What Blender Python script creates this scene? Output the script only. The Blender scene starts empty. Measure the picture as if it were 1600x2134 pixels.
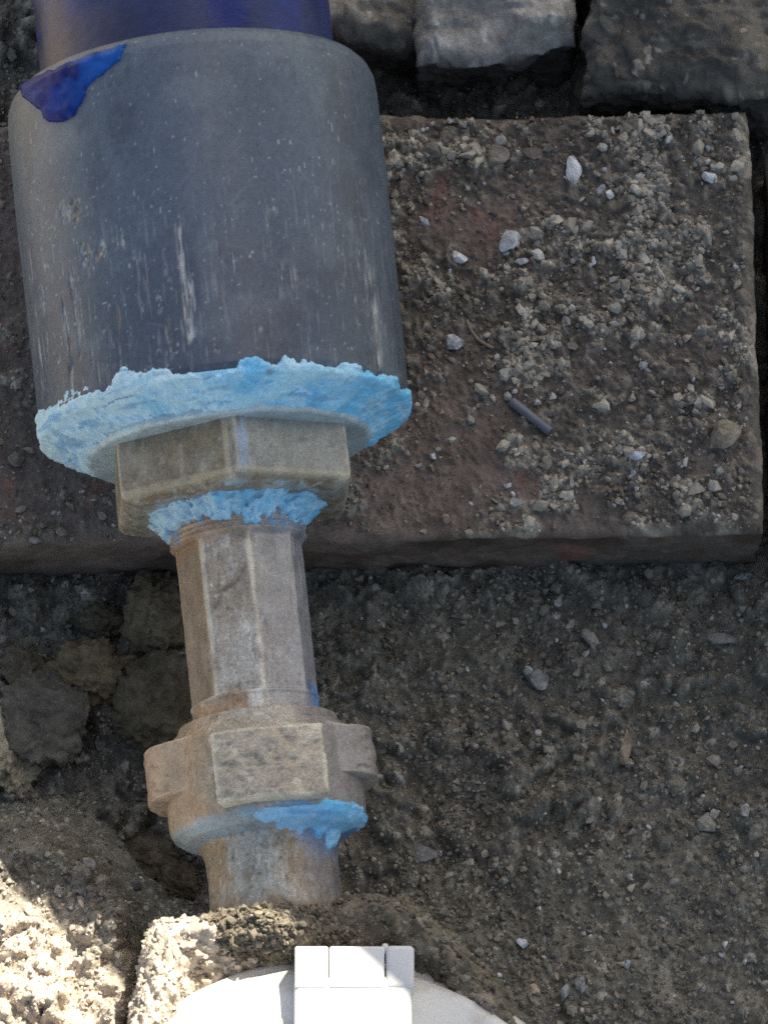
import bpy, math, numpy as np
from mathutils import Vector
R_ = math.radians
scene = bpy.context.scene
COL = scene.collection
# ------------------------------------------------------------------ camera
PXM = 9000.0                      # photo pixels per metre at the focus plane
EL = R_(75.0); DIST = 1.6
TGT = np.array([0.0, 0.0, 0.055])
CAMP = TGT + DIST*np.array([0, -math.cos(EL), math.sin(EL)])
cam_d = bpy.data.cameras.new('camera'); cam = bpy.data.objects.new('camera', cam_d); COL.objects.link(cam)
cam.location = CAMP; cam.rotation_euler = (math.pi/2-EL, 0, 0)
cam_d.sensor_fit = 'HORIZONTAL'; cam_d.sensor_width = 36.0
cam_d.lens = 36.0*DIST/(1600/PXM); cam_d.clip_start = 0.01; cam_d.clip_end = 500
scene.camera = cam
# ------------------------------------------------------------------ world, sun, exposure
SUN_AZ, SUN_EL = R_(60.0), R_(50.0)
SDIR = np.array([math.cos(SUN_AZ)*math.cos(SUN_EL), math.sin(SUN_AZ)*math.cos(SUN_EL), math.sin(SUN_EL)])
world = bpy.data.worlds.new('World'); scene.world = world; world.use_nodes = True
wn = world.node_tree; wn.nodes.clear()
sky = wn.nodes.new('ShaderNodeTexSky'); sky.sky_type = 'NISHITA'; sky.sun_disc = False
sky.sun_elevation = SUN_EL; sky.sun_rotation = math.pi/2 - SUN_AZ
sky.dust_density = 2.5; sky.ozone_density = 0.3; sky.air_density = 0.9
bg = wn.nodes.new('ShaderNodeBackground'); bg.inputs['Strength'].default_value = 0.09
wo = wn.nodes.new('ShaderNodeOutputWorld')
wn.links.new(sky.outputs[0], bg.inputs[0]); wn.links.new(bg.outputs[0], wo.inputs[0])
sun_d = bpy.data.lights.new('sun', 'SUN'); sun_d.energy = 5.0; sun_d.angle = R_(0.22); sun_d.color = (1, .95, .88)
sun = bpy.data.objects.new('sun', sun_d); COL.objects.link(sun)
sun.rotation_euler = Vector(SDIR).to_track_quat('Z', 'Y').to_euler(); sun.location = (1.5, -.5, 2.5)
scene.view_settings.view_transform = 'Standard'; scene.view_settings.look = 'None'
scene.view_settings.exposure = 1.25; scene.view_settings.gamma = 1.0; scene.view_settings.use_curve_mapping = False
scene.view_settings.use_white_balance = True; scene.view_settings.white_balance_temperature = 7000; scene.view_settings.white_balance_tint = 5
scene.cycles.use_denoising = False
scene.cycles.max_bounces = 6
scene.cycles.filter_width = 1.7
# ------------------------------------------------------------------ projection helpers
CR = np.array([1.0, 0, 0]); CF = -(CAMP-TGT)*-1/DIST; CF = (TGT-CAMP)/DIST
CU = np.cross(CR, CF)
def P(x, y, z):
    """point of height z seen at photo pixel (x, y) from the photographer's position"""
    d = CF + CR*((x-800)/PXM/DIST) + CU*((1067-y)/PXM/DIST)
    t = (z-CAMP[2])/d[2]
    return CAMP + d*t
def unproj(p):
    v = np.asarray(p)-CAMP; dz = v@CF
    return 800+(v@CR)/dz*DIST*PXM, 1067-(v@CU)/dz*DIST*PXM
def mpp(p):
    return ((np.asarray(p)-CAMP)@CF)/DIST/PXM
# ------------------------------------------------------------------ numpy noise
def _h(*ks):
    a = np.zeros(np.broadcast(*ks).shape, np.uint32)
    for k, m in zip(ks, (374761393, 668265263, 2147483647, 1274126177)):
        a = a + np.asarray(k).astype(np.int32).view(np.uint32)*np.uint32(m)
        a = (a ^ (a >> np.uint32(13)))*np.uint32(1274126177)
    a = (a ^ (a >> np.uint32(16)))*np.uint32(2246822519)
    return ((a ^ (a >> np.uint32(15))) & np.uint32(0xffffff)).astype(np.float32)*np.float32(1/0xffffff)
def vn(p, seed=0):
    """value noise in [-1, 1]; p (..., 2|3)"""
    p = np.asarray(p, float); i = np.floor(p).astype(np.int32); f = (p-i).astype(np.float32); f = f*f*f*(f*(f*6-15)+10)
    d = p.shape[-1]; out = 0
    for c in range(1 << d):
        w = 1.0; ks = []
        for k in range(d):
            b = (c >> k) & 1
            w = w*(f[..., k] if b else 1-f[..., k]); ks.append(i[..., k]+b)
        while len(ks) < 3: ks.append(np.zeros_like(ks[0]))
        out = out + w*_h(ks[0], ks[1], ks[2], np.full_like(ks[0], seed))
    return out*2-1
def fbm(p, oct=4, seed=0, gain=.5):
    a, s, n, p = 1.0, 0, 0, np.asarray(p, float)
    for o in range(oct):
        s = s+a*vn(p, seed+o*17); n += a; a *= gain; p = p*2.03+7.1
    return s/n
def pebbles(p, cell, seed=0, dens=1.0, rmin=.25, rmax=.65):
    """sum of domed grains: height (0..1 of the cell) and an id value per point; p (..., 2) metres"""
    q = p/cell; i = np.floor(q).astype(np.int32); f = (q-i).astype(np.float32)
    hmax = np.zeros(q.shape[:-1]); idv = np.zeros_like(hmax)
    for dx in (-1, 0, 1):
        for dy in (-1, 0, 1):
            cx, cy = i[..., 0]+dx, i[..., 1]+dy; z = np.zeros_like(cx)
            r0 = _h(cx, cy, z+1, z+seed); r1 = _h(cx, cy, z+2, z+seed); r2 = _h(cx, cy, z+3, z+seed); r3 = _h(cx, cy, z+4, z+seed)
            X = f[..., 0]-dx-r0; Y = f[..., 1]-dy-r1
            an = r3*6.28; ca, sa = np.cos(an), np.sin(an)
            u = (X*ca+Y*sa)/(1+.35*np.sin(r0*40)); v = (-X*sa+Y*ca)*(1+.35*np.sin(r0*40))
            r = rmin+(rmax-rmin)*r2
            m = (u*u+v*v)*(1+.15*np.abs(u*v)/(u*u+v*v+1e-9))
            h = np.sqrt(np.clip(1-m/(r*r), 0, 1))*r*(r3 < dens)
            up = h > hmax
            hmax = np.where(up, h, hmax); idv = np.where(up, r1, idv)
    return hmax, idv
def sst(a, b, x):
    t = np.clip((x-a)/(b-a), 0, 1); return t*t*(3-2*t)
def lerp(a, b, m):
    return np.asarray(a)*(1-m[..., None])+np.asarray(b)*m[..., None]
def lin(r, g, b):
    f = lambda c: ((c/255+.055)/1.055)**2.4 if c > 10 else c/255/12.92
    return np.array([f(r), f(g), f(b)])
# ------------------------------------------------------------------ mesh helpers
def mesh(name, V, F, C=None, smooth=True):
    V = np.asarray(V, np.float32).reshape(-1, 3); me = bpy.data.meshes.new(name)
    if isinstance(F, np.ndarray):
        n, k = F.shape; me.vertices.add(len(V)); me.vertices.foreach_set('co', V.ravel())
        me.loops.add(n*k); me.loops.foreach_set('vertex_index', F.astype(np.int32).ravel())
        me.polygons.add(n); me.polygons.foreach_set('loop_start', np.arange(0, n*k, k, dtype=np.int32))
        me.update(calc_edges=True); me.validate()
    else:
        me.from_pydata(V.tolist(), [], F); me.update()
    if C is not None:
        C = np.asarray(C, np.float32).reshape(-1, 3)
        ca = me.color_attributes.new('Col', 'FLOAT_COLOR', 'POINT')
        ca.data.foreach_set('color', np.concatenate([C, np.ones((len(C), 1), np.float32)], 1).ravel())
    me.polygons.foreach_set('use_smooth', np.full(len(me.polygons), smooth)); me.update()
    return me
def gridF(nu, nv, wrap_v=False):
    i = np.arange(nu-1)[:, None]; j = np.arange(nv if wrap_v else nv-1)[None, :]
    j2 = (j+1) % nv
    return np.stack([i*nv+j, i*nv+j2, (i+1)*nv+j2, (i+1)*nv+j], -1).reshape(-1, 4)
def obj(name, me, mat, parent=None, loc=None):
    o = bpy.data.objects.new(name, me); COL.objects.link(o)
    if mat: me.materials.clear(); me.materials.append(mat)
    if parent: o.parent = parent
    if loc is not None: o.location = loc
    return o
def tag(o, label, cat=None, group=None, kind=None):
    if label: o['label'] = label
    if cat: o['category'] = cat
    if group: o['group'] = group
    if kind: o['kind'] = kind
    return o
def empty(name, loc, rz=0):
    o = bpy.data.objects.new(name, None); COL.objects.link(o); o.location = loc; o.rotation_euler = (0, 0, rz)
    o.empty_display_size = .02
    return o
# ------------------------------------------------------------------ materials
def mat(name, rough=.9, spec=.3, metal=0.0, scale=900., amt=.25, bump=.25, bdist=.0004, color=None, aniso=(1, 1, 1), coat=0., trans=0., rvar=.1):
    """base colour (vertex dirt colour or a plain one) broken up by node noise, with fine bump"""
    m = bpy.data.materials.new(name); m.use_nodes = True; nt = m.node_tree; N = nt.nodes; L = nt.links
    b = N['Principled BSDF']; b.inputs['Roughness'].default_value = rough; b.inputs['Specular IOR Level'].default_value = spec
    b.inputs['Metallic'].default_value = metal; b.inputs['Coat Weight'].default_value = coat; b.inputs['Coat Roughness'].default_value = .12
    if trans: b.inputs['Subsurface Weight'].default_value = trans; b.inputs['Subsurface Radius'].default_value = (.002, .003, .004); b.inputs['Subsurface Scale'].default_value = 1.
    tc = N.new('ShaderNodeTexCoord'); mp = N.new('ShaderNodeMapping'); mp.inputs['Scale'].default_value = aniso
    L.new(tc.outputs['Object'], mp.inputs['Vector'])
    n1 = N.new('ShaderNodeTexNoise'); n1.inputs['Scale'].default_value = scale; n1.inputs['Detail'].default_value = 6; n1.inputs['Roughness'].default_value = .65
    n2 = N.new('ShaderNodeTexNoise'); n2.inputs['Scale'].default_value = scale*.17; n2.inputs['Detail'].default_value = 5
    L.new(mp.outputs[0], n1.inputs['Vector']); L.new(mp.outputs[0], n2.inputs['Vector'])
    add = N.new('ShaderNodeMath'); add.operation = 'ADD'; L.new(n1.outputs[0], add.inputs[0]); L.new(n2.outputs[0], add.inputs[1])
    mr = N.new('ShaderNodeMapRange'); mr.inputs['From Min'].default_value = .6; mr.inputs['From Max'].default_value = 1.4
    mr.inputs['To Min'].default_value = 1-amt; mr.inputs['To Max'].default_value = 1+amt
    L.new(add.outputs[0], mr.inputs['Value'])
    mul = N.new('ShaderNodeVectorMath'); mul.operation = 'SCALE'
    if color is None:
        at = N.new('ShaderNodeAttribute'); at.attribute_name = 'Col'; L.new(at.outputs['Color'], mul.inputs[0])
    else:
        rgb = N.new('ShaderNodeRGB'); rgb.outputs[0].default_value = (*color, 1); L.new(rgb.outputs[0], mul.inputs[0])
    L.new(mr.outputs[0], mul.inputs['Scale']); L.new(mul.outputs[0], b.inputs['Base Color'])
    rr = N.new('ShaderNodeMapRange'); rr.inputs['To Min'].default_value = max(0, rough-rvar); rr.inputs['To Max'].default_value = min(1, rough+rvar)
    L.new(n2.outputs[0], rr.inputs['Value']); L.new(rr.outputs[0], b.inputs['Roughness'])
    if bump:
        bp = N.new('ShaderNodeBump'); bp.inputs['Strength'].default_value = bump; bp.inputs['Distance'].default_value = bdist
        L.new(add.outputs[0], bp.inputs['Height']); L.new(bp.outputs[0], b.inputs['Normal'])
    return m
M_SOIL = mat('soil', .95, .2, scale=1600, amt=.45, bump=.8, bdist=.0005)
M_BRICK = mat('brick_clay', .93, .2, scale=1400, amt=.4, bump=.7, bdist=.0004)
M_GRIT = mat('grit', .85, .3, scale=1500, amt=.2, bump=.3, bdist=.0003)
M_STONE = mat('stone', .9, .25, scale=1300, amt=.35, bump=.6, bdist=.0005)
M_PVC = mat('grey_pvc', .42, .5, scale=1500, amt=.12, bump=.12, bdist=.0002, aniso=(1, .25, 1), rvar=.12)
M_BLUE = mat('blue_pipe', .34, .35, scale=500, amt=.35, bump=.3, bdist=.0004, aniso=(.5, 1, .5), rvar=.2)
M_CEM = mat('blue_cement', .35, .1, scale=500, amt=.3, bump=.25, bdist=.0004)
M_PASTE = mat('light_blue_sealant', .7, .3, scale=1200, amt=.12, bump=.5, bdist=.0005, trans=.0)
M_METAL = mat('dirty_galvanised', .42, .5, metal=.15, scale=1300, amt=.35, bump=.55, bdist=.0004, rvar=.2)
M_CRUST = mat('dirt_crust', .95, .2, scale=1300, amt=.4, bump=.8, bdist=.0006)
M_WHITE = mat('white_plastic', .45, .4, scale=700, amt=.06, bump=.06, bdist=.0002)
M_WOOD = mat('plywood', .8, .3, scale=40, amt=.3, bump=.2, bdist=.002, color=(.25, .17, .1), aniso=(1, .1, 1))
# ================================================================== GROUND
ZB = .030                          # brick top above the soil
ZBANK = .056
def soil_h(p, detail=True):
    """height of the soil at p (..., 2)"""
    n = fbm(p*28, 4, 3)
    z = .004*n + .0015*fbm(p*120, 3, 9)
    # rough clods towards the upper part, fine compacted soil lower right
    px = 800+p[..., 0]*PXM; py = 1067-p[..., 1]*PXM*math.sin(EL)
    fine = sst(650, 1000, px)*sst(1500, 1800, py+.3*(px-1000)*0)
    left = sst(450, 300, px)
    a1, i1 = pebbles(p+.002*np.stack([fbm(p*300, 2, 5), fbm(p*300, 2, 6)], -1), .011, 11, .55)
    a2, i2 = pebbles(p, .0052, 12, .7); a3, i3 = pebbles(p, .0023, 13, .8); a4, i4 = pebbles(p, .0011, 14, .85)
    k = 1-.75*fine
    z = z + k*.0085*a1*(.6+.8*sst(-.2, .5, fbm(p*40+2, 3, 19)))*(1+.4*left) + k*.0050*a2*(.5+.9*sst(-.4, .4, fbm(p*70+5, 3, 20))) + (.45+.55*k)*.0018*a3 + .0007*a4
    z = z + .0004*vn(p*1500, 4)
    # rubble bank beside the pipe, top left
    bx, by = P(10, 60, .02)[:2]
    d = np.hypot((p[..., 0]-bx)/.022, (p[..., 1]-by)/.028)
    z = z + .020*sst(1.5, .5, d)
    # soil bank rising to the lower left
    bx, by = P(60, 2060, .04)[:2]; d = np.hypot((p[..., 0]-bx)/.027, (p[..., 1]-by)/.036)+.10*n; z = z + ZBANK*sst(1.55, .75, d)
    # dip left of the inlet, mound round the meter
    bx, by = P(330, 1800, 0)[:2]; d = np.hypot((p[..., 0]-bx)/.022, (p[..., 1]-by)/.016); z = z - .012*sst(1.2, 0, d)
    return z, (a1, i1, a2, i2, a3, i3, a4, i4, fine, left)
xs_in = np.arange(-.108, .106, .00048); ys_in = np.arange(-.142, .146, .00050)
ext = .0004*1.32**np.arange(1, 41); ext = np.cumsum(ext)
xs = np.concatenate([xs_in[0]-ext[::-1], xs_in, xs_in[-1]+ext]); ys = np.concatenate([ys_in[0]-ext[::-1], ys_in, ys_in[-1]+ext])
gx, gy = np.meshgrid(xs, ys, indexing='ij'); gp = np.stack([gx, gy], -1)
gz, (a1, i1, a2, i2, a3, i3, a4, i4, fine, left) = soil_h(gp)
far = sst(.3, 1.0, np.hypot(gx, gy)); gz = gz*(1-far)
c0 = np.array([.200, .184, .148]); c1 = np.array([.285, .258, .204]); c2 = np.array([.140, .132, .114])
n1 = fbm(gp*60, 4, 21); n2 = fbm(gp*400, 3, 22)
cc = lerp(np.broadcast_to(c0, gp.shape[:-1]+(3,)), c1, sst(.0, .5, n1+.3*n2))
cc = lerp(cc, c2, sst(.1, .6, fbm(gp*45+9, 4, 33))*.8)
cc = cc*(.7+.55*(i2*(a2 > 0)+.4*(a2 <= 0)))[..., None]*(.85+.3*i3)[..., None]
cc = lerp(cc, [.36, .32, .26], (i4 > .92)*(a4 > .25)*.8*(1.0))
cc = lerp(cc, [.46, .42, .36], (i3 > .965)*(a3 > .2)*.9)
# paler dry sand at lower left, sunlit brightness put into the colour
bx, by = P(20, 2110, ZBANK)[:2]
sunlit_dust = sst(.040, .018, np.hypot(gx-bx-.3*0, (gy-by)*1.2)+.008*n1) + sst(.05, .12, -gx-.09)
sunlit_dust = np.clip(sunlit_dust, 0, 1)
cc = lerp(cc, np.array([.55, .470, .385])*(1+.2*n2[..., None]), sunlit_dust*.9)
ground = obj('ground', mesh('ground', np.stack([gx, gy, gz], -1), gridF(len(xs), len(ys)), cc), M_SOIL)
tag(ground, 'dark crumbly soil strewn with grit around the bricks', kind='structure')
# ================================================================== SHADE (an added board on posts, unseen, that blocks the sun)
e0, e1 = P(0, 1632, ZBANK), P(230, 1838, ZBANK); ed = (e1-e0)/np.linalg.norm(e1-e0); en = np.array([-ed[1], ed[0], 0])
HB = 0.62
sh = e0 + SDIR*((HB-ZBANK)/SDIR[2])
board = empty('added_shade_board', tuple(P(2600, 900, 0)*np.array([1, 1, 0])+np.array([.45, -.2, 0])))
def boxV(c, ax, ay, az):
    s = np.array([[x, y, z] for x in (-1, 1) for y in (-1, 1) for z in (-1, 1)], float)
    return np.array([c+a*ax+b*ay+g*az for a, b, g in s])
BOXF = np.array([[0, 1, 3, 2], [4, 6, 7, 5], [0, 4, 5, 1], [2, 3, 7, 6], [0, 2, 6, 4], [1, 5, 7, 3]])
bl = np.array(board.location)
ctr = sh + ed*.11 + en*.20 + np.array([0, 0, .009])
obj('panel', mesh('panel', boxV(ctr, ed*.30, en*.20, np.array([0, 0, .009]))-bl, BOXF, smooth=False), M_WOOD, board)
for s in (-.3, .3):
    pc = ctr + ed*(s*.9) + en*.17; pc[2] = HB/2
    obj('post', mesh('post', boxV(pc, np.array([.02, 0, 0]), np.array([0, .02, 0]), np.array([0, 0, HB/2]))-bl, BOXF, smooth=False), M_WOOD, board)
tag(board, 'plywood board on posts added out of view to block the sun', 'board')
# ================================================================== BRICKS AND BLOCKS
def block(name, px4, ztop, depth, hfun, cfun, m, res=.0005, rnd=.0025, label=None, cat=None, wob=.001, seed=0, group=None):
    """dirty block: four top corners given by where they stand, top sheet wrapping down over the sides"""
    c = [P(x, y, ztop)[:2] for x, y in px4]           # far-left, far-right, near-right, near-left
    w = np.linalg.norm(c[1]-c[0]); d = np.linalg.norm(c[3]-c[0])
    u = np.concatenate([np.linspace(-depth, -.0002, int(depth/res/1.4)), np.arange(0, w, res), w+np.linspace(.0, depth, int(depth/res/1.4))])
    v = np.concatenate([np.linspace(-depth, -.0002, int(depth/res/1.4)), np.arange(0, d, res), d+np.linspace(.0, depth, int(depth/res/1.4))])
    U, V = np.meshgrid(u, v, indexing='ij')
    uc, vc = np.clip(U, 0, w)/w, np.clip(V, 0, d)/d
    XY = ((1-uc)*(1-vc))[..., None]*c[0]+(uc*(1-vc))[..., None]*c[1]+(uc*vc)[..., None]*c[2]+((1-uc)*vc)[..., None]*c[3]
    ou = np.maximum(np.maximum(-U, U-w), 0); ov = np.maximum(np.maximum(-V, V-d), 0); o = np.minimum(np.hypot(ou, ov), depth)
    iu = np.minimum(U, w-U); iv = np.minimum(V, d-V); inn = np.clip(np.minimum(iu, iv), 0, None)
    side = o > 0
    wobn = fbm(XY*70, 4, seed+5)
    rr = rnd*(1+.8*wobn)
    # rounded arris: pull edge points inwards and down
    k = np.clip(1-inn/rr, 0, 1)
    drop = rr*(1-np.sqrt(np.clip(1-k*k, 0, 1)))
    ctr = np.mean(c, 0)
    h, aux = hfun(XY)
    top = sst(.0, .004, inn)
    Z = ztop + h*np.where(side, 0, .25+.75*top) - drop*.9 - o
    dirv = ctr-XY; dirv = dirv/np.maximum(np.linalg.norm(dirv, axis=-1, keepdims=True), 1e-6)
    # side relief
    p3 = np.concatenate([XY, Z[..., None]], -1)
    sd = fbm(p3*130, 4, seed+8)*wob+.14*wob*vn(p3*700, seed+3)+fbm(p3*40, 3, seed+2)*wob*1.2
    XYo = XY - dirv*(sd*(k**.5))[..., None]*1.0
    cols = cfun(XY, h, aux, side, o, p3)
    Vt = np.concatenate([XYo, Z[..., None]], -1)
    base = np.array([ctr[0], ctr[1], ztop-depth])
    nu, nv = U.shape
    F = gridF(nu, nv)
    ob = obj(name, mesh(name, Vt-base, F, cols), m, None, base)
    if label: tag(ob, label, cat, group)
    return ob, c
def brick_h(p):
    n = fbm(p*55, 4, 41)
    a1, i1 = pebbles(p, .0075, 51, .35); a2, i2 = pebbles(p, .0032, 52, .6); a3, i3 = pebbles(p, .0014, 53, .8)
    px = 800+p[..., 0]*PXM; py = 1067-p[..., 1]*PXM*.966
    # crusted mortar and soil on the right and top, cleaner clay low left of centre
    crust = np.clip(sst(-.25, .75, 1.25*fbm(p*38+3, 5, 45, .65)+.30+.45*sst(1000, 1350, px)-.55*sst(700, 1050, py)*sst(1500, 1000, px)+.15*sst(700, 300, py)), 0, 1)
    mort = sst(.12, .5, fbm(p*95+11, 5, 48, .68)+.14*sst(900, 1250, px)+.10*sst(900, 500, py)-.03)
    z = .0011*n + mort*(.0009+.0016*a2+.0012*a3) + crust*(.0012*a1+.0022*a2+.0013*a3+.0004) + (1-crust)*.0005*a3 + .00025*vn(p*1300, 46)
    return z, (crust, a2, i2, a3, i3, mort)
def brick_c(p, h, aux, side, o, p3):
    crust, a2, i2, a3, i3, mort = aux
    n = fbm(p3*60, 4, 61); n2 = fbm(p3*300, 3, 62)
    clay = np.array([.190, .146, .122])*(1+.35*n[..., None]+.25*n2[..., None])
    clay = lerp(clay, [.135, .112, .094], sst(-.1, .5, fbm(p3*35+5, 4, 66)))
    clay = lerp(clay, [.24, .115, .085], sst(.35, .6, fbm(p3*90+2, 3, 68))*.7)
    dirt = np.array([.190, .166, .134])*(1+.4*n2[..., None])
    dirt = lerp(dirt, [.30, .262, .215], (i3 > .72)*(a3 > .12)*.75)
    dirt = lerp(dirt, [.22, .185, .145], (i2 > .55)*(a2 > .15)*.6)
    dirt = lerp(dirt, [.045, .040, .036], (i2 < .22)*.5)
    c = lerp(clay, dirt, np.where(side, .25*crust, crust))
    c = lerp(c, np.array([.42, .375, .30])*(.75+.5*i3[..., None])*(1+.25*n2[..., None]), np.where(side, 0, mort*.85))
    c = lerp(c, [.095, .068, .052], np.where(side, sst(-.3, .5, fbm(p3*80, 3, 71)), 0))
    return c
brick_main, bc = block('brick', [(-150, 262), (1560, 228), (1590, 1108), (-150, 1140)], ZB, .034, brick_h, brick_c, M_BRICK, seed=1, res=.00045, rnd=.0022,
    label='dirty red brick paver under the grey coupling, crusted with grit', cat='brick')
brick_right, _ = block('brick', [(1600, 330), (2250, 320), (2280, 1190), (1618, 1160)], ZB-.006, .030, brick_h, brick_c, M_BRICK, seed=7, res=.0012, rnd=.003,
    label='dark brick cut by the right edge, beyond a narrow gap', cat='brick')
def rubble_h(s, amp=1.0):
    def f(p):
        n = fbm(p*50, 5, s); a1, i1 = pebbles(p, .012, s+1, .6); a2, i2 = pebbles(p, .004, s+2, .6); a3, i3 = pebbles(p, .0016, s+3, .7)
        return amp*(.0045*n+.0022*a1+.0008*a2+.0004*a3+.0020*np.abs(fbm(p*np.array([60, 150]), 4, s+6))), (a2, i2, a3, i3)
    return f
def grey_c(base, dark, light):
    def f(p, h, aux, side, o, p3):
        a2, i2, a3, i3 = aux
        n = fbm(p3*45, 4, 81); n2 = fbm(p3*np.array([250, 420, 300]), 3, 82)
        c = np.array(base)*(1+.4*n[..., None]+.4*n2[..., None])
        c = lerp(c, dark, sst(.0, .5, fbm(p3*30+4, 4, 85)))
        c = lerp(c, light, sst(.2, .6, fbm(p3*np.array([120, 260, 120]), 4, 86))*.7)
        c = lerp(c, np.array(light)*1.2, (i3 > .9)*(a3 > .15)*.7)
        c = lerp(c, [.085, .074, .06], sst(.001, .005, o+.002*n)*.85)  # sides darkened: occlusion shade and dirt both put into the colour
        return c
    return f
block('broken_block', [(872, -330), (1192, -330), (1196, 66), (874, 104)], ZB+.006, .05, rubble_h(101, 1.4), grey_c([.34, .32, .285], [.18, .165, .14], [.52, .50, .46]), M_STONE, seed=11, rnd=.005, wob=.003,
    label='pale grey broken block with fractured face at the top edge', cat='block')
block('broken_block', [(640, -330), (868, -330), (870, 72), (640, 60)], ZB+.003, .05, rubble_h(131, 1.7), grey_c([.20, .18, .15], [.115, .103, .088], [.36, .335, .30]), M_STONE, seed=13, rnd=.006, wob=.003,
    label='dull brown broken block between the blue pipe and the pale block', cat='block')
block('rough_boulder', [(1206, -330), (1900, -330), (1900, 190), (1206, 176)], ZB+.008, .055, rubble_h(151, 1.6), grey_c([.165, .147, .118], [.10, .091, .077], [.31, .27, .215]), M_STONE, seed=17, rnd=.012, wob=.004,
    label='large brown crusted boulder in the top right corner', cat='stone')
# ================================================================== LOOSE STONES AND CHIPS
def ico(sub):
    import bmesh
    bm = bmesh.new(); bmesh.ops.create_icosphere(bm, subdivisions=sub, radius=1.0)
    V = np.array([v.co[:] for v in bm.verts]); F = np.array([[v.index for v in f.verts] for f in bm.faces]); bm.free(); return V, F
ICO = {k: ico(k) for k in (1, 2, 3, 4, 5)}
def rock(name, pos, rad, color, seed, rz=0., sub=4, cuts=7, rough=.12, m=None, label=None, cat='stone', group=None, embed=.3, dirt=None, cmin=.55, smooth=True, grain=0.):
    rng = np.random.default_rng(seed); V, F = ICO[sub]; V = V.copy()
    for _ in range(cuts):
        n = rng.normal(size=3); n /= np.linalg.norm(n); d = rng.uniform(cmin, .92)
        V = V - np.maximum(V@n-d, 0)[:, None]*n*.92
    V = V*(1+rough*fbm(V*2.2+seed, 4, seed)[:, None]+.4*rough*vn(V*9+seed, seed+2)[:, None])
    if grain: V = V*(1+grain*(np.abs(vn(V*6+seed, seed+4))+.6*np.abs(vn(V*14+seed, seed+5))+.4*vn(V*33, seed+6))[:, None])
    V = V*np.array(rad); c, s = math.cos(rz), math.sin(rz)
    V = np.stack([V[:, 0]*c-V[:, 1]*s, V[:, 0]*s+V[:, 1]*c, V[:, 2]], 1)
    k = fbm(V/max(rad)*2.5+seed, 4, seed+9); k2 = vn(V/max(rad)*11, seed+3)
    C = np.asarray(color)*(1+.3*k[:, None]+.2*k2[:, None])
    if dirt is not None: C = lerp(C, dirt, sst(-.1, .45, fbm(V/max(rad)*3+2*seed, 4, seed+19)))
    zmin = V[:, 2].min(); V[:, 2] -= zmin
    o = obj(name, mesh(name, V, F, np.clip(C, .01, .9), smooth), m or M_STONE, None, (pos[0], pos[1], pos[2]-embed*rad[2]))
    return tag(o, label, cat, group)
def ground_z(x, y):
    return float(soil_h(np.array([[x, y]]))[0][0])
def brick_z(x, y):
    return ZB+float(brick_h(np.array([[x, y]]))[0][0])
def on(px, py, brick=False):
    z = ZB if brick else 0.0
    for _ in range(3):
        q = P(px, py, z); z = brick_z(q[0], q[1]) if brick else ground_z(q[0], q[1])
    return np.array([q[0], q[1], z])
k_ = 1/PXM
W1 = (.78, .78, .77); T1 = (.28, .235, .185); G1 = (.22, .21, .195)
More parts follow.
